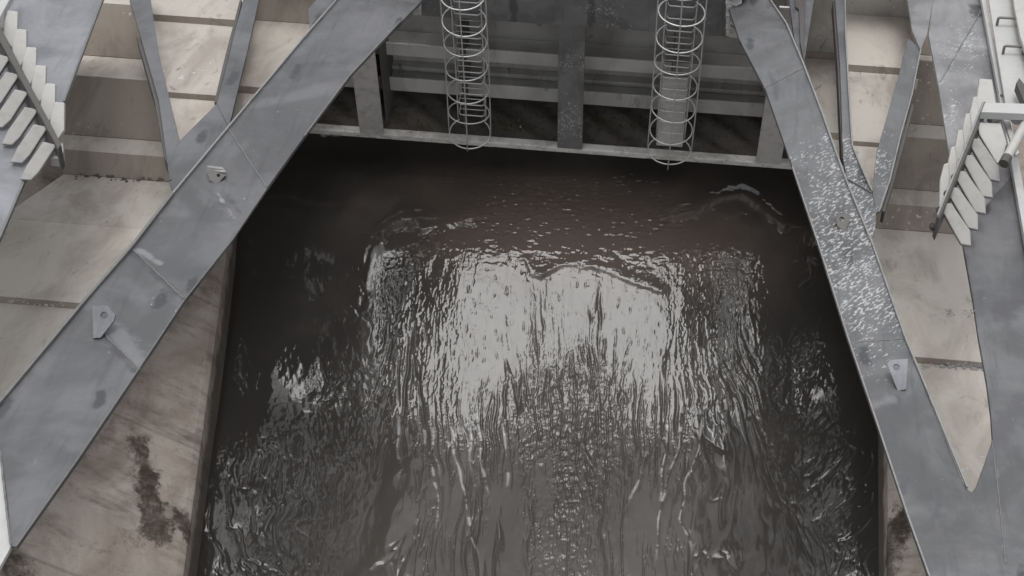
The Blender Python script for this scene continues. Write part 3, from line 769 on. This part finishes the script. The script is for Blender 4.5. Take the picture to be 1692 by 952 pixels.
plate('splice_plate', [(0, 742), (13, 828), (19, 902), (0, 936), (-50, 980), (-60, 745)], M['light'], AL, -.03, .05, label='pale weathered plate at the lower end')
plate('outer_flange', [(195, -60), (170, 0), (106, 170), (45, 290), (0, 395), (-80, 560), (-260, 560), (-260, -60)], M['steel_outer'], AL, .16, .05, label='pale blue grey outer flange')
lip(AL, [(195, -60), (170, 0), (106, 170)], 'lip_dark', .025, .03, .16); lip(AL, [(45, 290), (0, 395), (-60, 520)], 'lip_dark', .03, .03, .16)
web(AL, (-40, -60), (-190, 400), .4, M['steel_outer'])
# weld beads across the flange
def weld(parent, a, b_, up=.0, r=.011, mat='lip_dark'):
    A0, B0 = ha(*a, up), ha(*b_, up); n = 26; m = MB()
    pts = [A0 + (B0 - A0) * t + np.array([random.gauss(0, .003), random.gauss(0, .003), 0]) for t in np.linspace(0, 1, n)]
    m.tube(pts, r, 6); m.make('weld_seam', M[mat], parent, smooth=True)
weld(AL, (219, 412), (304, 494)); weld(AL, (378, 214), (440, 309)); weld(AL, (172, 552), (232, 612)); weld(AL, (0, 744), (18, 900))
def brace(parent, pts, dark, mat, up=-.05, t=.05, label=None):
    plate('brace', pts, mat, parent, up, t, .006, label)
    if dark: plate('brace_leg', dark, M['bar'], parent, up - .052, .16, .004)
brace(AL, [(226, -60), (246, -60), (249, 0), (263, 92), (297, 232), (279, 276), (277, 274), (262, 165), (232, 60), (214, 0), (205, -60)], [(232, 66), (262, 165), (277, 272), (272, 262), (255, 165), (226, 62)], M['steel_left'], label='left diagonal brace')
brace(AL, [(412, -60), (440, -60), (428, 0), (414, 62), (378, 212), (358, 171), (375, 105), (391, 40), (402, 0)], [(400, 0), (391, 40), (375, 105), (358, 171), (354, 168), (370, 100), (386, 38), (396, 0)], M['steel_left'], -.03, label='right diagonal brace')
plate('gusset', [(297, 232), (358, 171), (378, 212), (286, 322), (280, 300), (277, 276)], M['steel_left'], AL, -.02, .05, .006)
plate('gusset', [(522, 0), (548, -12), (552, 0), (512, 52), (509, 15)], M['steel_left'], AL, -.03, .05, .006)
bay(AL, 190, .35, [(-80, 'v', 145, 225), (-4, 'h', 140, 235), (6, 'v', 140, 236), (95, 'h', 100, 250), (129, 'v', 95, 258), (228, 'h', 88, 275), (253, 'v', 92, 282), (294, 'q', 106, 300), (375, 'p', 0, 272), (506, 'u', -90, 182), (516, 'p', -90, 175), (790, 'p', -240, -20)])
bay(AL, 330, .8, [(-80, 'q', 218, 424), (29, 'u', 240, 410), (40, 'q', 240, 408), (156, 'u', 266, 380), (165, 'p', 268, 378), (262, 'p', 285, 335)])
bay(AL, 450, .55, [(-80, 'v', 424, 640), (35, 'p', 404, 560), (146, 'u', 384, 475), (157, 'p', 382, 462), (240, 'p', 366, 392)])
lug(AL, [(153, 506), (178, 505), (190, 520), (188, 530), (166, 558), (154, 559)], (172, 521), M['steel_outer'], lean=(.15, -.5, 1), r=5.5)
lug(AL, [(341, 276), (369, 280), (373, 289), (363, 300), (358, 305), (346, 298)], (361, 290), M['bar'], lean=(.15, -.4, 1), r=3)
m = MB(); m.prism([ha(x, y, .09) for x, y in ((342, 273), (368, 276), (374, 284), (366, 284), (343, 280))], -AN * .04); m.make('lug_cap', M['lip'], AL, .006)
# bolted splice with fins
fins(AL, [(90.8, 168.8), (105, 170.3), (104, 214.5), (95.6, 228), (83.6, 205), (84.8, 189)], (-15.6, -30), 7, .38, M['fin'])
fins(AL, [(69, 236), (89, 241), (63, 284), (52, 296.5), (36, 295), (46, 272)], (-15.4, -29), 7, .34, M['fin_dull'])
m = MB(); m.prism([ha(x, y, .55) for x, y in ((-36, -20), (-28, -24), (8, 60), (101, 238), (96, 246), (0, 68))], -AN * .3); SFL = m.make('splice_flange', M['bar'], AL, .006)
m = MB(); m.prism([ha(x, y, .36) for x, y in ((78, 240), (104, 236), (105, 250), (100, 262), (82, 260))], -AN * .12); m.make('splice_foot', M['fin_dull'], AL, .008)
m = MB(); m.prism([ha(x, y, .55) for x, y in ((-20, 30), (0, 2), (20, -30), (32, -30), (0, 28), (-12, 50))], -AN * .1); m.make('stiffener', M['light'], AL, .008)
for k in range(6):
    x, y = 66 - 15.5 * k, 214 - 29.5 * k
    bolt(ha(x, y, .42), (-.5, -.5, .8), .035, M['bar'], SFL)

# ---- right arm
AR = empty('gate_arm', tuple(ha(1480, 400, -.5)), 'right braced steel gate arm with pale painted glints of wet film, narrowing to a pointed opening', 'gate arm', 'steel arms holding the gate')
plate('inner_flange', [(1242, -60), (1271, 0), (1299, 41), (1328, 110), (1358, 189), (1395, 293), (1443, 410), (1495, 559), (1545, 682), (1590, 793), (1598, 808), (1606, 813), (1612, 805), (1625, 770), (1640, 726), (1637, 683), (1630, 630), (1616, 553), (1608, 497), (1591, 403), (1620, 350), (1676, 285), (1692, 374), (1705, 440), (1760, 722), (1760, 1300), (1658, 1300), (1534, 951), (1499, 851), (1449, 700), (1401, 559), (1355, 413), (1317, 300), (1309, 274), (1265, 148), (1222, 66), (1180, -60)], M['steel_right'], AR, 0, .05)
plate('outer_flange', [(1534, -60), (1540, 6), (1534, 57), (1550, 139), (1567, 246), (1591, 403), (1625, 420), (1700, 420), (1692, 374), (1660, 193), (1654, 170), (1622, 0), (1612, -60)], M['steel_right_outer'], AR, -.02, .05, label='lighter scuffed outer flange')
lip(AR, [(1242, -60), (1271, 0), (1299, 41), (1328, 110), (1358, 189), (1395, 293), (1443, 410)], 'lip', .022, .035)
lip(AR, [(1443, 410), (1495, 559), (1598, 808)], 'lip', .02, .03)
lip(AR, [(1309, 276), (1355, 413), (1401, 559), (1449, 700), (1499, 851), (1545, 980)], 'lip', .018, .02)
lip(AR, [(1654, 165), (1660, 193), (1692, 374), (1715, 500)], 'light', .09, .08, .03)
lip(AR, [(1612, -60), (1622, 0), (1654, 170)], 'light', .06, .08, .03)
web(AR, (1236, -60), (1640, 1000), .3, M['steel_right']); web(AR, (1590, -60), (1690, 700), .4, M['steel_right'])
brace(AR, [(1382, -60), (1396, -60), (1398, 60), (1403, 150), (1408, 243), (1426, 290), (1400, 300), (1393, 262), (1388, 110), (1380, 0)], [(1376, 0), (1381, 0), (1389, 110), (1394, 262), (1391, 262), (1384, 110)], M['steel_right'], label='left diagonal brace')
lip(AR, [(1395, -60), (1397, 60), (1402, 150), (1408, 243)], 'lip', .02, .03, -.04); lip(AR, [(1408, 243), (1428, 290), (1441, 318)], 'lip', .02, .03, -.01)
plate('gusset', [(1408, 243), (1430, 290), (1441, 318), (1448, 352), (1444, 404), (1395, 293)], M['steel_right'], AR, -.02, .05, .006)
brace(AR, [(1500, 62), (1521, 80), (1506, 160), (1488, 225), (1470, 300), (1457, 345), (1448, 352), (1441, 318), (1449, 250), (1466, 190), (1486, 120)], [(1507, 170), (1490, 228), (1470, 303), (1457, 348), (1462, 350), (1476, 303), (1495, 235), (1510, 175)], M['steel_right'], -.03, label='right diagonal brace')
lip(AR, [(1521, 84), (1506, 160), (1488, 225), (1470, 300), (1452, 352)], 'lip', .018, .03, -.03)
plate('gusset', [(1488, -60), (1545, -60), (1542, 0), (1532, 57), (1521, 83), (1507, 50), (1499, 0)], M['steel_right_outer'], AR, .0, .05, .006)
brace(AR, [(1312, -60), (1352, -60), (1345, 0), (1328, 108), (1312, 62), (1304, 0)], None, M['steel_right'], -.04, label='short dark brace')
plate('brace_leg', [(1326, -60), (1332, -60), (1330, 20), (1328, 100), (1322, 70), (1320, 15), (1314, 10), (1314, -60)], M['bar'], AR, .0, .03)
bay(AR, 1360, .5, [(-80, 'v', 1322, 1384), (45, 'h', 1285, 1388), (59, 'v', 1295, 1388), (97, 'q', 1308, 1391), (218, 'u', 1350, 1398), (229, 'q', 1352, 1398), (330, 'p', 1395, 1420)])
bay(AR, 1450, .85, [(-100, 'q', 1384, 1530), (-4, 'u', 1390, 1514), (2, 'p', 1391, 1513), (110, 'u', 1398, 1498), (121, 'q', 1398, 1496), (236, 'u', 1404, 1474), (243, 'q', 1404, 1474), (345, 'p', 1442, 1455)])
bay(AR, 1540, .35, [(-80, 'v', 1515, 1560), (92, 'h', 1508, 1560), (101, 'v', 1506, 1560), (207, 'h', 1482, 1576), (229, 'v', 1474, 1580), (316, 'h', 1458, 1592), (342, 'v', 1450, 1598), (384, 'p', 1412, 1606), (592, 'u', 1458, 1640), (602, 'p', 1462, 1645), (830, 'p', 1555, 1655)])
lug(AR, [(1466, 602), (1470, 595), (1500, 593), (1497, 643), (1484, 646), (1481, 640)], (1481, 607), M['steel_outer'], lean=(-.15, -.5, 1), r=5)
lug(AR, [(1379, 357), (1402, 352), (1406, 357), (1397, 384), (1392, 380), (1384, 374)], (1391, 362), M['bar'], lean=(-.1, -.4, 1), r=4)
weld(AR, (1495, 560), (1404, 566), .0, .008); weld(AR, (1328, 112), (1262, 146), .0, .009); weld(AR, (1640, 728), (1662, 930), .0, .009); weld(AR, (1441, 318), (1395, 293), -.01, .008)
weld(AR, (1553, 135), (1620, 20), -.02, .012, 'steel_outer')
# right splice
O7 = lambda p: (1500 + p[0] / 3.172, 120 + p[1] / 3.172)
fins(AR, [O7(p) for p in ((380, 38), (436, 40), (455, 160), (400, 230), (360, 270), (362, 170))], (0, 0), 1, .36, M['fin'])
fins(AR, [O7(p) for p in ((343, 132), (364, 128), (372, 200), (362, 290), (322, 350), (328, 210))], (-12.1, 27.6), 5, .34, M['fin'])
fins(AR, [O7(p) for p in ((375, 265), (485, 270), (510, 370), (482, 470), (463, 468), (385, 325))], (0, 0), 1, .46, M['fin'])
fins(AR, [O7(p) for p in ((340, 350), (382, 352), (470, 490), (474, 565), (425, 555), (345, 400))], (-11.85, 26.7), 5, .40, M['fin_dull'])
m = MB(); m.prism([ha(*O7(p), .62) for p in ((398, 150), (420, 160), (165, 765), (153, 740))], -AN * .3); SFR = m.make('splice_flange', M['bar'], AR, .006)
m = MB(); m.prism([ha(*O7(p), .63) for p in ((392, 150), (402, 158), (160, 748), (153, 738))], -AN * .05); m.make('splice_edge', M['lip'], AR, .004)
for k in range(6): bolt(ha(1600 - 12 * k, 240 + 27 * k, .42), (.5, -.5, .8), .03, M['bar'], SFR)

# ------------------------------------------------------------------ light frame at the upper right
FR = empty('access_frame', tuple(ha(1670, 120, .4)), 'light grey steel access frame with staple rungs and bolted crossplate, upper right corner', 'access frame')
plate('side_plate', [(1631, -60), (1690, -60), (1730, 190), (1664, 186), (1648, 90), (1634, 0)], M['light'], FR, .22, .04)
plate('outer_rail', [(1668, -60), (1692, -60), (1760, 190), (1728, 190), (1686, 60), (1676, 10)], M['fin'], FR, .40, .06)
for (x, y) in ((1648, 38), (1658, 85)):
    a = ha(x, y, .26); b_ = ha(x + 33, y + 1.5, .26); m = MB()
    m.tube([a - AN * .03, a + AN * .07, a + AN * .08 + (b_ - a) * .05, b_ + AN * .08 - (b_ - a) * .05, b_ + AN * .07, b_ - AN * .03], .018, 8); m.make('rung', M['lip_dark'], FR, smooth=True)
m = MB(); m.prism([ha(*O7(p), .74) for p in ((405, 155), (720, 165), (720, 218), (385, 205))], -AN * .10); m.make('crossplate', M['light'], FR, .01)
for p in ((450, 240), (575, 238)): bolt(ha(*O7(p), .55), (-.05, -.75, .5), .055, M['fin'], FR)
m = MB(); a = ha(*O7((515, 455)), .5); b_ = ha(*O7((640, 225)), .62); m.tube([a, b_], .055, 12); m.make('tie_rod', M['fin'], FR, .004, smooth=False)
m = MB(); q = a + (b_ - a) * .0; m.tube([a - (b_ - a) * .10, a + (b_ - a) * .05], .06, 12); m.make('rod_sleeve', M['bar'], FR, .004)
plate('bracket', [O7(p) for p in ((495, 225), (528, 225), (585, 420), (565, 430))], M['light'], FR, .5, .05)
plate('bracket', [(1679, 137), (1684, 128), (1710, 160), (1710, 200), (1694, 172)], M['bar'], FR, .45, .12)

# ------------------------------------------------------------------ crumbs of silt lying on the decks
bpy.context.view_layer.update(); _dg = bpy.context.evaluated_depsgraph_get()
def crumbs(spots, label, mat, big=.03):
    m = MB()
    for (px, py, n, sx, sy) in spots:
        for k in range(n):
            r = ray(px + random.gauss(0, sx), py + random.gauss(0, sy))
            ok, loc, nrm, *_ = SC.ray_cast(_dg, Vector(CAM), Vector(r))
            if not ok: continue
            c = np.array(loc); s_ = random.uniform(.25, 1) * big; nn = np.array(nrm)
            a = unit(np.cross(nn, [.2, .9, .1])); b_ = np.cross(nn, a); c = c - nn * s_ * .1
            pts = [c + s_ * random.uniform(.45, 1.1) * (math.cos(t) * a + math.sin(t) * b_) for t in np.linspace(0, 2 * math.pi, 8)[:-1]]
            m.prism(pts, nn * s_ * random.uniform(.3, .7))
    return tag(m.make('silt_crumbs', mat), label, 'silt', kind='stuff')
crumbs([(1568, 517, 26, 6, 4), (1603, 520, 14, 4, 4)], 'two small heaps of pale silt crumbs on the right beige plate', M['fin_dull'], .02)
crumbs([(1530, 606, 12, 6, 2), (1560, 607, 14, 8, 2), (1590, 606, 34, 14, 2.5), (1612, 608, 20, 6, 2)], 'row of silt crumbs lying along the step of the right beige plate', M['fin_dull'], .035)
crumbs([(1500, 440, 30, 9, 10), (1487, 420, 20, 8, 6)], 'scatter of pale flecks on the upper part of the right beige plate', M['light'], .014)
crumbs([(20, 499, 16, 14, 2), (70, 503, 20, 24, 2)], 'thin line of crumbs along the step of the left beige plate', M['rib'], .018)
crumbs([(160, 292, 26, 20, 2), (230, 297, 26, 24, 2)], 'dark crumbs in the corner at the top of the left beige plate', M['mud'], .03)
